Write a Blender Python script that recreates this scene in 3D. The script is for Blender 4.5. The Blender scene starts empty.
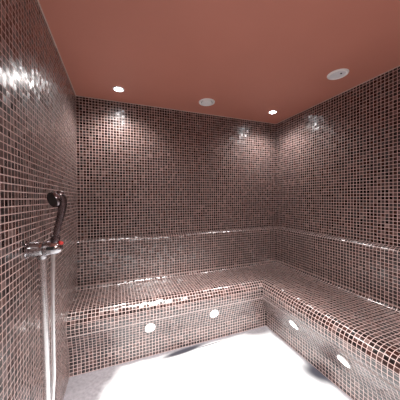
import bpy, bmesh, math, random
from mathutils import Vector, Matrix
random.seed(4)
S = bpy.context.scene
COL = S.collection

# ------------------------------------------------------------------ dimensions (metres)
W, H = 2.2486, 2.25          # room width, ceiling height
YF = -3.3                    # the room runs on past the viewer
PITCH = 0.0262               # mosaic pitch

# ------------------------------------------------------------------ materials
def new_mat(name):
    m = bpy.data.materials.new(name); m.use_nodes = True
    nt = m.node_tree
    return m, nt, nt.nodes['Principled BSDF']

def plain(name, col, rough=0.5, metal=0.0, emit=None, strength=0.0, noise=0.0, nscale=3.0):
    m, nt, b = new_mat(name)
    b.inputs['Base Color'].default_value = (*col, 1)
    b.inputs['Roughness'].default_value = rough
    b.inputs['Metallic'].default_value = metal
    if emit:
        b.inputs['Emission Color'].default_value = (*emit, 1)
        b.inputs['Emission Strength'].default_value = strength
    if noise:
        tc = nt.nodes.new('ShaderNodeTexCoord')
        n = nt.nodes.new('ShaderNodeTexNoise'); n.inputs['Scale'].default_value = nscale
        n.inputs['Detail'].default_value = 5
        mx = nt.nodes.new('ShaderNodeMix'); mx.data_type = 'RGBA'; mx.blend_type = 'MULTIPLY'
        mx.inputs[0].default_value = 1
        r = nt.nodes.new('ShaderNodeMapRange')
        r.inputs['To Min'].default_value = 1 - noise; r.inputs['To Max'].default_value = 1 + noise
        nt.links.new(tc.outputs['Object'], n.inputs['Vector'])
        nt.links.new(n.outputs['Fac'], r.inputs['Value'])
        mx.inputs[6].default_value = (*col, 1)
        nt.links.new(r.outputs['Result'], mx.inputs[7])
        nt.links.new(mx.outputs[2], b.inputs['Base Color'])
    return m

def math_node(nt, op, a=None, b=None, clamp=False):
    n = nt.nodes.new('ShaderNodeMath'); n.operation = op; n.use_clamp = clamp
    for i, v in enumerate((a, b)):
        if v is None: continue
        if isinstance(v, (int, float)): n.inputs[i].default_value = v
        else: nt.links.new(v, n.inputs[i])
    return n.outputs[0]

def mosaic(name, stops, grout, half=0.062, tilt=0.15, rough=(0.15, 0.38), pitch=PITCH, spec=0.5):
    """glass mosaic: UVs are in metres, one colour and one slight tilt per tessera"""
    m, nt, b = new_mat(name)
    N, L = nt.nodes, nt.links
    uv = N.new('ShaderNodeUVMap'); uv.uv_map = 'UVMap'
    sc = N.new('ShaderNodeVectorMath'); sc.operation = 'SCALE'; sc.inputs['Scale'].default_value = 1 / pitch
    L.new(uv.outputs[0], sc.inputs[0])
    sep = N.new('ShaderNodeSeparateXYZ'); L.new(sc.outputs[0], sep.inputs[0])
    ds = []
    for ax in (0, 1):
        f = math_node(nt, 'FRACT', sep.outputs[ax])
        ds.append(math_node(nt, 'MINIMUM', f, math_node(nt, 'SUBTRACT', 1.0, f)))
    d = math_node(nt, 'MINIMUM', ds[0], ds[1])
    mr = N.new('ShaderNodeMapRange'); mr.interpolation_type = 'SMOOTHSTEP'
    mr.inputs['From Min'].default_value = half * 0.8; mr.inputs['From Max'].default_value = half * 1.25
    L.new(d, mr.inputs['Value'])                         # 0 in the grout, 1 on the tessera
    fl = N.new('ShaderNodeVectorMath'); fl.operation = 'FLOOR'; L.new(sc.outputs[0], fl.inputs[0])
    wn = N.new('ShaderNodeTexWhiteNoise'); wn.noise_dimensions = '3D'; L.new(fl.outputs[0], wn.inputs['Vector'])
    wn2 = N.new('ShaderNodeTexWhiteNoise'); wn2.noise_dimensions = '4D'; wn2.inputs['W'].default_value = 7.3
    L.new(fl.outputs[0], wn2.inputs['Vector'])
    cr = N.new('ShaderNodeValToRGB'); cr.color_ramp.interpolation = 'LINEAR'
    el = cr.color_ramp.elements
    while len(el) < len(stops): el.new(0.5)
    for e, (p, c) in zip(el, stops): e.position = p; e.color = (*c, 1)
    L.new(wn.outputs['Value'], cr.inputs['Fac'])
    mx = N.new('ShaderNodeMix'); mx.data_type = 'RGBA'
    L.new(mr.outputs['Result'], mx.inputs[0]); mx.inputs[6].default_value = (*grout, 1)
    L.new(cr.outputs['Color'], mx.inputs[7]); L.new(mx.outputs[2], b.inputs['Base Color'])
    rr = N.new('ShaderNodeMapRange'); rr.inputs['To Min'].default_value = rough[0]; rr.inputs['To Max'].default_value = rough[1]
    L.new(wn2.outputs['Value'], rr.inputs['Value'])
    rm = N.new('ShaderNodeMix'); rm.data_type = 'FLOAT'
    L.new(mr.outputs['Result'], rm.inputs[0]); rm.inputs[2].default_value = 0.55
    L.new(rr.outputs['Result'], rm.inputs[3]); L.new(rm.outputs[0], b.inputs['Roughness'])
    b.inputs['Specular IOR Level'].default_value = spec
    # tilt of each tessera
    geo = N.new('ShaderNodeNewGeometry')
    sub = N.new('ShaderNodeVectorMath'); sub.operation = 'SUBTRACT'; sub.inputs[1].default_value = (.5, .5, .5)
    L.new(wn2.outputs['Color'], sub.inputs[0])
    ts = N.new('ShaderNodeVectorMath'); ts.operation = 'SCALE'
    L.new(sub.outputs[0], ts.inputs[0]); L.new(math_node(nt, 'MULTIPLY', mr.outputs['Result'], tilt), ts.inputs['Scale'])
    ad = N.new('ShaderNodeVectorMath'); ad.operation = 'ADD'
    L.new(geo.outputs['Normal'], ad.inputs[0]); L.new(ts.outputs[0], ad.inputs[1])
    nm = N.new('ShaderNodeVectorMath'); nm.operation = 'NORMALIZE'; L.new(ad.outputs[0], nm.inputs[0])
    L.new(nm.outputs[0], b.inputs['Normal'])
    ch = N.new('ShaderNodeMix'); ch.data_type = 'VECTOR'; ch.inputs[0].default_value = .45
    L.new(geo.outputs['Normal'], ch.inputs[4]); L.new(nm.outputs[0], ch.inputs[5])
    L.new(ch.outputs[1], b.inputs['Coat Normal'])
    return m

DARK = [(0.0, (.003, .0015, .0015)), (0.42, (.015, .005, .004)), (0.66, (.034, .012, .009)),
        (0.82, (.058, .023, .017)), (0.94, (.085, .046, .040)), (1.0, (.17, .11, .10))]
GROUT = (.65, .48, .45)
M_WALL = mosaic('brown glass mosaic', DARK, GROUT)
M_BENCH = mosaic('brown glass mosaic of the bench', DARK, GROUT, tilt=.30)
M_BACKREST = mosaic('brown glass mosaic of the backrest', DARK, GROUT, tilt=.30)
M_FRONT = mosaic('brown glass mosaic of the bench front', DARK, GROUT, tilt=.20)
for m, ior, ro, wt in ((M_WALL, 1.4, .22, .25), (M_BACKREST, 1.9, .25, .9), (M_BENCH, 1.8, .18, .9), (M_FRONT, 1.9, .25, .8)):                # wet film over tesserae and joints alike
    b = m.node_tree.nodes['Principled BSDF']
    b.inputs['Coat Weight'].default_value = wt; b.inputs['Coat Roughness'].default_value = ro; b.inputs['Coat IOR'].default_value = ior

M_CEIL = plain('terracotta plaster', (.56, .228, .172), 0.45, noise=.07, nscale=2.2)
M_SILICONE = plain('pale sealant', (.62, .50, .46), 0.4)
M_CHROME = plain('chrome', (.46, .45, .47), 0.10, 1.0)
M_DCHROME = plain('smoked chrome', (.20, .17, .18), 0.20, 1.0)
M_PIPE = plain('satin chrome pipe', (.80, .79, .80), 0.24, 1.0)
M_HOSE = plain('steel hose', (.85, .85, .86), 0.30, 1.0)
M_BLACK = plain('black rubber', (.012, .012, .013), 0.5)
M_RED = plain('red plastic', (.55, .03, .025), 0.35)
M_WHITE = plain('white enamel', (.90, .90, .90), 0.4)
M_GRILLE = plain('pale grey grille', (.74, .75, .78), 0.5)
M_SLOT = plain('grey slot', (.18, .17, .17), 0.6)
M_LAMP = plain('lit downlight lens', (.9, .9, .9), 0.3, emit=(.93, .97, 1.0), strength=25)
M_GLOW = plain('lit step lens', (.9, .9, .9), 0.3, emit=(1.0, .97, .95), strength=12)

def floor_mat():
    m, nt, b = new_mat('overexposed white floor with painted shade')
    N, L = nt.nodes, nt.links
    tc = N.new('ShaderNodeTexCoord')
    sep = N.new('ShaderNodeSeparateXYZ'); L.new(tc.outputs['Object'], sep.inputs[0])
    nz = N.new('ShaderNodeTexNoise'); nz.inputs['Scale'].default_value = 9; nz.inputs['Detail'].default_value = 4
    L.new(tc.outputs['Object'], nz.inputs['Vector'])
    wob = math_node(nt, 'MULTIPLY', math_node(nt, 'SUBTRACT', nz.outputs['Fac'], .5), .10)
    x, y = sep.outputs[0], sep.outputs[1]
    def ramp(v, a, c):
        r = N.new('ShaderNodeMapRange'); r.interpolation_type = 'SMOOTHSTEP'
        r.inputs['From Min'].default_value = a; r.inputs['From Max'].default_value = c
        L.new(v, r.inputs['Value']); return r.outputs['Result']
    def ell(cx, cy, rx, ry, ang, inner, outer, k=1.0):
        ca, sa = math.cos(ang), math.sin(ang)
        dx = math_node(nt, 'SUBTRACT', x, cx); dy = math_node(nt, 'SUBTRACT', y, cy)
        u = math_node(nt, 'ADD', math_node(nt, 'MULTIPLY', dx, ca / rx), math_node(nt, 'MULTIPLY', dy, sa / rx))
        v = math_node(nt, 'ADD', math_node(nt, 'MULTIPLY', dx, -sa / ry), math_node(nt, 'MULTIPLY', dy, ca / ry))
        q = math_node(nt, 'SQRT', math_node(nt, 'ADD', math_node(nt, 'MULTIPLY', u, u), math_node(nt, 'MULTIPLY', v, v)))
        q = math_node(nt, 'ADD', q, math_node(nt, 'MULTIPLY', wob, k))
        return ramp(q, outer, inner)
    # grey shade painted along left wall and bench, beside the blown-out white
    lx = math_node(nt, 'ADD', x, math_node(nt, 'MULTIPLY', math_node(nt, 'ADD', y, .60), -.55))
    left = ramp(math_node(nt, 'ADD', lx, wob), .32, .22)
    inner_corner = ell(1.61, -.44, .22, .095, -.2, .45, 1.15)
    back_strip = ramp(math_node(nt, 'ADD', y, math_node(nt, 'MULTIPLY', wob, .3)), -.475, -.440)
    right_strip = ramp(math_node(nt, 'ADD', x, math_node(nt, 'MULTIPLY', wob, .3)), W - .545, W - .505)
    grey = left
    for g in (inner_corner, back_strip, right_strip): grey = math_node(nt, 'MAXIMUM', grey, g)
    dark = ell(.86, -.468, .23, .034, .09, .45, 1.15, .6)  # dark patches: leftover shade painted into the floor colour
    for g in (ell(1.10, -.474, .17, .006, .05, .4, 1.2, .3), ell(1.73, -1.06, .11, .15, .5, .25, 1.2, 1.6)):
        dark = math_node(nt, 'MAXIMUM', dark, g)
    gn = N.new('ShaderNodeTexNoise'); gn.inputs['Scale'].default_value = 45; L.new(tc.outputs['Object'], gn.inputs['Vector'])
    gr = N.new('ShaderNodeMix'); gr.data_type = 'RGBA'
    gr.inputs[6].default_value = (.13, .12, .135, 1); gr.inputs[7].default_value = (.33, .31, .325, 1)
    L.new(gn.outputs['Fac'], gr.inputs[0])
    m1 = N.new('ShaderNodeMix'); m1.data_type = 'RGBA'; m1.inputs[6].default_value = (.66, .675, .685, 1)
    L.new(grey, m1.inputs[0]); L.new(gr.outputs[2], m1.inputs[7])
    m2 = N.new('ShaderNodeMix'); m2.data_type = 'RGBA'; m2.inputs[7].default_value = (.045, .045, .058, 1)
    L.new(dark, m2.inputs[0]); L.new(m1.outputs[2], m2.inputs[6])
    L.new(m2.outputs[2], b.inputs['Base Color'])
    b.inputs['Roughness'].default_value = .45
    b.inputs['Specular IOR Level'].default_value = .3
    return m
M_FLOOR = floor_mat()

# ------------------------------------------------------------------ builders
def link(name, me, mat, parent=None, smooth=False):
    o = bpy.data.objects.new(name, me); COL.objects.link(o)
    if mat: me.materials.append(mat)
    if parent: o.parent = parent
    if smooth:
        for p in me.polygons: p.use_smooth = True
    return o

def obj(name, bm, mat, parent=None, smooth=False, autosmooth=None):
    bmesh.ops.recalc_face_normals(bm, faces=bm.faces)
    me = bpy.data.meshes.new(name); bm.to_mesh(me); bm.free()
    o = link(name, me, mat, parent, smooth or autosmooth is not None)
    if autosmooth is not None: me.set_sharp_from_angle(angle=math.radians(autosmooth))
    return o

def structure(o):
    o['kind'] = 'structure'; return o

def thing(name, label, cat, loc, group=None):
    o = bpy.data.objects.new(name, None); COL.objects.link(o)
    o.empty_display_size = .05
    o.location = loc; o['label'] = label; o['category'] = cat
    if group: o['group'] = group
    return o

def box_bm(x0, x1, y0, y1, z0, z1, uv=True):
    bm = bmesh.new()
    bmesh.ops.create_cube(bm, size=1)
    for v in bm.verts:
        v.co = Vector(((x0, x1)[v.co.x > 0], (y0, y1)[v.co.y > 0], (z0, z1)[v.co.z > 0]))
    bmesh.ops.recalc_face_normals(bm, faces=bm.faces)
    l = bm.loops.layers.uv.new('UVMap')
    for f in bm.faces:
        n = f.normal
        for lp in f.loops:
            c = lp.vert.co
            lp[l].uv = (c.y, c.z) if abs(n.x) > .5 else ((c.x, c.z) if abs(n.y) > .5 else (c.x, c.y))
    return bm

def frame_to(d):
    return Vector(d).normalized().to_track_quat('Z', 'Y').to_matrix().to_4x4()

def lathe_bm(prof, seg=40, at=(0, 0, 0), axis=(0, 0, 1)):
    """profile of (radius, height) turned about an axis; ends on the axis are closed"""
    bm = bmesh.new(); rings = []
    for r, z in prof:
        if r < 1e-6: rings.append([bm.verts.new((0, 0, z))])
        else: rings.append([bm.verts.new((r * math.cos(2 * math.pi * i / seg), r * math.sin(2 * math.pi * i / seg), z)) for i in range(seg)])
    for a, c in zip(rings, rings[1:]):
        for i in range(seg):
            j = (i + 1) % seg
            if len(a) == 1 and len(c) == 1: continue
            if len(a) == 1: bm.faces.new((a[0], c[i], c[j]))
            elif len(c) == 1: bm.faces.new((a[i], a[j], c[0]))
            else: bm.faces.new((a[i], a[j], c[j], c[i]))
    bm.transform(Matrix.Translation(at) @ frame_to(axis))
    return bm

def catmull(pts, n=8):
    pts = [Vector(p) for p in pts]; out = []
    P = [pts[0] * 2 - pts[1]] + pts + [pts[-1] * 2 - pts[-2]]
    for i in range(1, len(P) - 2):
        a, b, c, d = P[i - 1:i + 3]
        for k in range(n):
            t = k / n
            out.append(.5 * ((2 * b) + (c - a) * t + (2 * a - 5 * b + 4 * c - d) * t * t + (3 * b - 3 * c + d - a) * t ** 3))
    out.append(pts[-1]); return out

def tube_bm(pts, radii, seg=16, squash=None, n=8, ripple=0.0):
    ctr = catmull(pts, n); m = len(ctr)
    def rad(i):
        if isinstance(radii, (int, float)): r = radii
        else:
            t = i / (m - 1) * (len(radii) - 1); k = min(int(t), len(radii) - 2); r = radii[k] + (radii[k + 1] - radii[k]) * (t - k)
        return r * (1 + ripple * (-1) ** i)
    bm = bmesh.new(); rings = []; up = None
    for i, c in enumerate(ctr):
        t = (ctr[min(i + 1, m - 1)] - ctr[max(i - 1, 0)]).normalized()
        if up is None:
            up = Vector((0, 1, 0)) if abs(t.y) < .8 else Vector((1, 0, 0))
        a = (up - t * up.dot(t)).normalized(); up = a; b = t.cross(a); r = rad(i)
        rings.append([bm.verts.new(c + (a * math.cos(2 * math.pi * j / seg) + b * math.sin(2 * math.pi * j / seg)) * r) for j in range(seg)])
    for A, B in zip(rings, rings[1:]):
        for j in range(seg):
            k = (j + 1) % seg; bm.faces.new((A[j], A[k], B[k], B[j]))
    bm.faces.new(rings[0]); bm.faces.new(rings[-1][::-1])
    return bm

# ------------------------------------------------------------------ the room
T = .12
structure(obj('wall_left', box_bm(-T, 0, YF, T, 0, H), M_WALL))
structure(obj('wall_back', box_bm(0, W, 0, T, 0, H), M_WALL))
structure(obj('wall_right', box_bm(W, W + T, YF, T, 0, H), M_WALL))
structure(obj('wall_front', box_bm(-T, W + T, YF - T, YF, 0, H), M_WALL))
structure(obj('ceiling', box_bm(-T, W + T, YF, T, H, H + T), M_CEIL))
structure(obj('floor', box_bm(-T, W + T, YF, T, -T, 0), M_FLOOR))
structure(obj('trim_1', box_bm(0, W, -.005, 0, H - .006, H), M_SILICONE))
structure(obj('trim_2', box_bm(0, .005, YF, -.005, H - .006, H), M_SILICONE))
structure(obj('trim_3', box_bm(W - .005, W, YF, -.005, H - .006, H), M_SILICONE))

# ------------------------------------------------------------------ the bench
ZS, ZL, E = .4953, .9212, .0532          # seat height, ledge height, backrest thickness
def arc(cd, cz, r, a0, a1, n=6):
    return [(cd + r * math.cos(a0 + (a1 - a0) * i / n), cz + r * math.sin(a0 + (a1 - a0) * i / n)) for i in range(n + 1)]
def profiles(nose, base):
    back = [(0, ZL + .022), (.018, ZL + .017)] + arc(E - .036, ZL - .022, .036, math.pi * .44, 0, 8) + [(E, ZS + .03)]
    seat = arc(E + .03, ZS + .03, .03, math.pi, 1.5 * math.pi) + [(nose - .085, ZS)] + arc(nose - .085, ZS - .085, .085, math.pi / 2, 0, 12)[1:]
    k = (nose - base) / .0758
    ctl = [(nose, .385), (nose, .372), (nose - .003 * k, .358), (nose - .010 * k, .338), (nose - .024 * k, .300), (nose - .042 * k, .250),
           (nose - .060 * k, .200), (nose - .070 * k, .168), (nose - .0752 * k, .140), (base, .115), (base, .09)]
    face = [(nose, ZS - .085)] + [(p.x, p.y) for p in catmull([(a, c, 0) for a, c in ctl], 3)] + [(base, 0)]
    return back, seat, face
PB = profiles(.4997, .4239); PR = profiles(.6050, .5000)
YE = YF + .0005
def run_bm(pb, pr, v0):
    """one band of the bench swept along the back wall, mitred, and on along the right wall"""
    bm = bmesh.new(); l = bm.loops.layers.uv.new('UVMap'); rows = []; v = v0
    for i, ((db, z), (dr, _)) in enumerate(zip(pb, pr)):
        if i: v += math.hypot(db - pb[i - 1][0], z - pb[i - 1][1])
        g = .0005
        A = bm.verts.new((g, -max(db, g), z)); B = bm.verts.new((W - max(dr, g), -max(db, g), z)); C = bm.verts.new((W - max(dr, g), YE, z))
        rows.append((A, B, C, v))
    for (A, B, C, v), (A2, B2, C2, w) in zip(rows, rows[1:]):
        f = bm.faces.new((A, A2, B2, B))
        for lp, uv in zip(f.loops, ((A.co.x, v), (A2.co.x, w), (B2.co.x, w), (B.co.x, v))): lp[l].uv = uv
        f = bm.faces.new((B, B2, C2, C))
        for lp, uv in zip(f.loops, ((-B.co.y, v), (-B2.co.y, w), (-C2.co.y, w), (-C.co.y, v))): lp[l].uv = uv
    return bm, v
bench = thing('tiled_bench', 'built-in L-shaped steam room bench in brown glass mosaic along back and right walls', 'bench', (W, 0, 0))
def bench_part(name, pb, pr, v0, mat):
    bm, v = run_bm(pb, pr, v0)
    bm.transform(Matrix.Translation((-W, 0, 0)))
    me = bpy.data.meshes.new(name); bm.normal_update()
    bm.to_mesh(me); bm.free()
    o = link(name, me, mat, bench, True)
    me.set_sharp_from_angle(angle=math.radians(30))
    return v
v = bench_part('backrest', PB[0], PR[0], 0.0, M_BACKREST)
v = bench_part('seat', PB[1], PR[1], v, M_BENCH)
bench_part('front_panel', PB[2], PR[2], v, M_FRONT)

M_GLEAM = plain('pale painted gleam', (.36, .30, .29), 0.3, .0)  # added strip that stands in for a line of gloss on the tiles
def strip():
    bm = bmesh.new(); rows = []
    for i in range(12):
        a = 2 * math.pi * i / 12; dd, z = .0028 * math.cos(a), .328 + .0028 * math.sin(a)
        db, dr = .4997 - .0125 + dd, .6050 - .0178 + dd
        rows.append([bm.verts.new(c) for c in ((-W + .001, -db, z), (-dr, -db, z), (-dr, YE, z))])
    for i in range(12):
        A, B = rows[i], rows[(i + 1) % 12]
        for q in (0, 1): bm.faces.new((A[q], B[q], B[q + 1], A[q + 1]))
    bm.faces.new([r[0] for r in rows]); bm.faces.new([r[2] for r in rows][::-1])
    return bm
e = obj('gleam_strip', strip(), M_GLEAM, bench, autosmooth=40); e['label'] = 'thin pale strip standing in for the gleam under the bench edge'

# ------------------------------------------------------------------ lights in the bench front
def step_light(label, pos, axis):
    t = thing('step_light', label, 'light', pos, 'round lights in the bench front')
    obj('bezel', lathe_bm([(.034, -.012), (.044, -.012), (.044, .006), (.041, .010), (.034, .008), (.034, -.012)], 40, axis=axis), M_WHITE, t, autosmooth=40)
    obj('lens', lathe_bm([(0, -.012), (.0335, -.012), (.0335, .006), (.02, .010), (0, .011)], 40, axis=axis), M_GLOW, t, autosmooth=50)
k, kr = .5, .7
step_light('round lit step light in the back bench front, nearer the shower', (.580, -.4600, .258), (0, -1, -k))
step_light('round lit step light in the back bench front, nearer the inner bench corner', (1.151, -.4600, .260), (0, -1, -k))
step_light('round lit step light in the right bench front, nearer the inner bench corner', (W - .5495, -.853, .256), (-1, 0, -kr))
step_light('round lit step light in the right bench front, nearest the viewer', (W - .5475, -1.276, .249), (-1, 0, -kr))

# ------------------------------------------------------------------ ceiling fittings
POWER = 12
def downlight(label, x, y, power=POWER, cone=150):
    t = thing('ceiling_downlight', label, 'light', (x, y, H), 'lit spots in the ceiling')
    obj('trim_ring', lathe_bm([(.033, .0), (.033, -.004), (.040, -.007), (.046, -.004), (.047, 0)], 40), M_WHITE, t, autosmooth=40)
    obj('lens', lathe_bm([(0, -.006), (.020, -.0055), (.0325, -.003), (.0325, 0)], 40), M_LAMP, t, autosmooth=60)
    ld = bpy.data.lights.new('downlight_beam', 'SPOT'); ld.energy = power; ld.color = (1.0, .97, .95)
    ld.spot_size = math.radians(cone); ld.spot_blend = .8; ld.shadow_soft_size = .03
    lo = bpy.data.objects.new('downlight_beam', ld); COL.objects.link(lo); lo.parent = t; lo.location = (0, 0, -.045)
    return lo
downlight('small bright ceiling spot above the left end of the back bench', .363, -.256)
downlight('small bright ceiling spot over the far right corner', 1.949, -.298)
# two added spots out of view, one turned down to brighten the floor
downlight('added unseen ceiling spot by the front wall', 1.05, -2.75, 150)
fill_lamp = downlight('added unseen ceiling spot over the viewer, brightening the floor', .80, -1.57, 215, 66)
fill_lamp.rotation_euler = Vector((-.05, -.65, 2.25)).to_track_quat('Z', 'Y').to_euler()

t = thing('ceiling_vent', 'round white ceiling vent with a ring slot, between the two spots', 'vent', (1.172, -.282, H))
obj('rim', lathe_bm([(.056, 0), (.056, -.006), (.066, -.012), (.076, -.009), (.079, 0)], 48), M_WHITE, t, autosmooth=40)
obj('slot_plate', lathe_bm([(0, -.002), (.058, -.002)], 48), M_SLOT, t)
obj('valve_disc', lathe_bm([(0, -.016), (.035, -.015), (.048, -.010), (.050, -.006), (.046, -.003), (.046, -.001)], 48), M_WHITE, t, autosmooth=40)

t = thing('ceiling_speaker', 'round white ceiling speaker with a grey grille near the right wall', 'speaker', (1.930, -1.067, H))
obj('rim', lathe_bm([(.052, 0), (.052, -.005), (.062, -.010), (.069, -.008), (.073, 0)], 48), M_WHITE, t, autosmooth=40)
obj('grille', lathe_bm([(0, -.006)] + [(.004 + .004 * i, -.006 - (.0015 if i % 2 else 0)) for i in range(12)] + [(.052, -.004)], 48), M_GRILLE, t, autosmooth=20)
obj('screw', lathe_bm([(0, -.010), (.006, -.010), (.008, -.006)], 20, at=(.004, -.024, 0)), M_BLACK, t, autosmooth=30)

# ------------------------------------------------------------------ shower
YM, ZM = -1.185, 1.106
t = thing('shower_mixer', 'chrome shower mixer sticking out of the left mosaic wall', 'tap', (0, YM, ZM))
obj('wall_flange', lathe_bm([(0, 0.0005), (.036, .0005), (.038, .004), (.034, .008), (.027, .010)], 40, axis=(1, 0, 0)), M_CHROME, t, autosmooth=40)
obj('body', lathe_bm([(.020, .004), (.029, .006), (.030, .010), (.030, .054), (.029, .057), (0, .057)], 40, axis=(1, 0, 0)), M_CHROME, t, autosmooth=40)
obj('seam_ring', lathe_bm([(0, .057), (.0235, .057), (.0235, .0605), (0, .0605)], 40, axis=(1, 0, 0)), M_BLACK, t, autosmooth=40)
lever = obj('lever', lathe_bm([(0, .0605), (.029, .0605), (.030, .064), (.030, .080), (.0285, .098), (.025, .112), (.0175, .122), (.008, .126), (0, .127)], 40, axis=(1, 0, 0)), M_CHROME, t, autosmooth=50)
obj('lever_recess', box_bm(.074, .100, -.0312, -.0260, -.003, .009), M_BLACK, lever)
obj('temperature_marker', lathe_bm([(0, 0), (.0085, 0), (.0095, .004), (.0085, .010), (.004, .013), (0, .0135)], 20, at=(.118, -.004, .014), axis=(.45, -.2, 1)), M_RED, lever, autosmooth=50)
obj('holder', lathe_bm([(.0115, -.004), (.017, -.004), (.0185, .004), (.0165, .022), (.0125, .024), (.0115, -.004)], 30, at=(.098, 0, .0275), axis=(.16, -.05, 1)), M_DCHROME, t, autosmooth=40)
pipe = obj('supply_pipe', tube_bm([(.052, 0, -.020), (.053, 0, -.09), (.058, 0, -.34), (.063, 0, -.64), (.064, 0, -.86)], .0155, 20), M_PIPE, t, True)
obj('pipe_collar', lathe_bm([(0, 0), (.0195, 0), (.0195, -.018), (.0170, -.021), (0, -.021)], 24, at=(.052, 0, -.020)), M_CHROME, pipe, autosmooth=40)

t = thing('hand_shower', 'dark chrome hand shower standing in the mixer holder, hose hanging below', 'shower head', (.098, YM, ZM + .03))
obj('handle', tube_bm([(-.002, .0, -.006), (.003, 0, .022), (.015, .0, .075), (.025, -.001, .122), (.029, -.003, .160), (.023, -.008, .188), (.009, -.010, .192)],
                      [.0110, .0120, .0135, .0155, .0170, .0175, .0160], 20), M_DCHROME, t, True)
ax = Vector((-.66, -.68, -.32)).normalized(); hc = Vector((.004, -.012, .172))
head = obj('head', lathe_bm([(0, -.020), (.012, -.019), (.024, -.013), (.031, -.002), (.033, .008), (.031, .012), (.028, .0125), (.028, .010), (0, .010)], 40, at=hc, axis=ax), M_DCHROME, t, autosmooth=50)
obj('spray_plate', lathe_bm([(0, .0135), (.026, .0125), (.0275, .0095)], 40, at=hc, axis=ax), M_BLACK, head, autosmooth=50)
obj('hose', tube_bm([(-.002, 0, -.006), (-.007, 0, -.075), (-.010, 0, -.20), (-.011, 0, -.40), (-.011, 0, -.56), (-.016, -.002, -.66), (-.022, -.004, -.86), (-.030, -.004, -.925), (-.036, -.002, -.90), (-.034, 0, -.885)], .0072, 14, n=40, ripple=.05), M_HOSE, t, True)

# ------------------------------------------------------------------ light, camera, colour
w = bpy.data.worlds.new('World'); S.world = w; w.use_nodes = True
w.node_tree.nodes['Background'].inputs['Color'].default_value = (1.0, .98, .97, 1)
w.node_tree.nodes['Background'].inputs['Strength'].default_value = .30

cd = bpy.data.cameras.new('camera'); cam = bpy.data.objects.new('camera', cd); COL.objects.link(cam)
cd.sensor_fit = 'HORIZONTAL'; cd.sensor_width = 36; cd.lens = 36 * 216.79 / 400
cd.clip_start = .01
yaw, pitch, roll = -.3644, -.0082, -.008
fw = Vector((-math.sin(yaw) * math.cos(pitch), math.cos(yaw) * math.cos(pitch), math.sin(pitch)))
rt = Vector((math.cos(yaw), math.sin(yaw), 0)); up = rt.cross(fw)
r2 = rt * math.cos(roll) + up * math.sin(roll); u2 = up * math.cos(roll) - rt * math.sin(roll)
mt = Matrix((r2, u2, -fw)).transposed().to_4x4(); mt.translation = (.3427, -2.2467, 1.3077)
cam.matrix_world = mt
S.camera = cam
vs = S.view_settings
S.display_settings.display_device = 'sRGB'
vs.view_transform = 'Standard'; vs.look = 'None'; vs.exposure = .9; vs.gamma = 1; vs.use_curve_mapping = False
S.cycles.max_bounces = 10
for o in COL.objects:
    if o.name == 'temperature_marker': o['label'] = 'small red temperature marker'
    if o.name == 'spray_plate': o['label'] = 'black spray face'
    if o.name == 'supply_pipe': o['label'] = 'straight chrome pipe running down beside the hose'
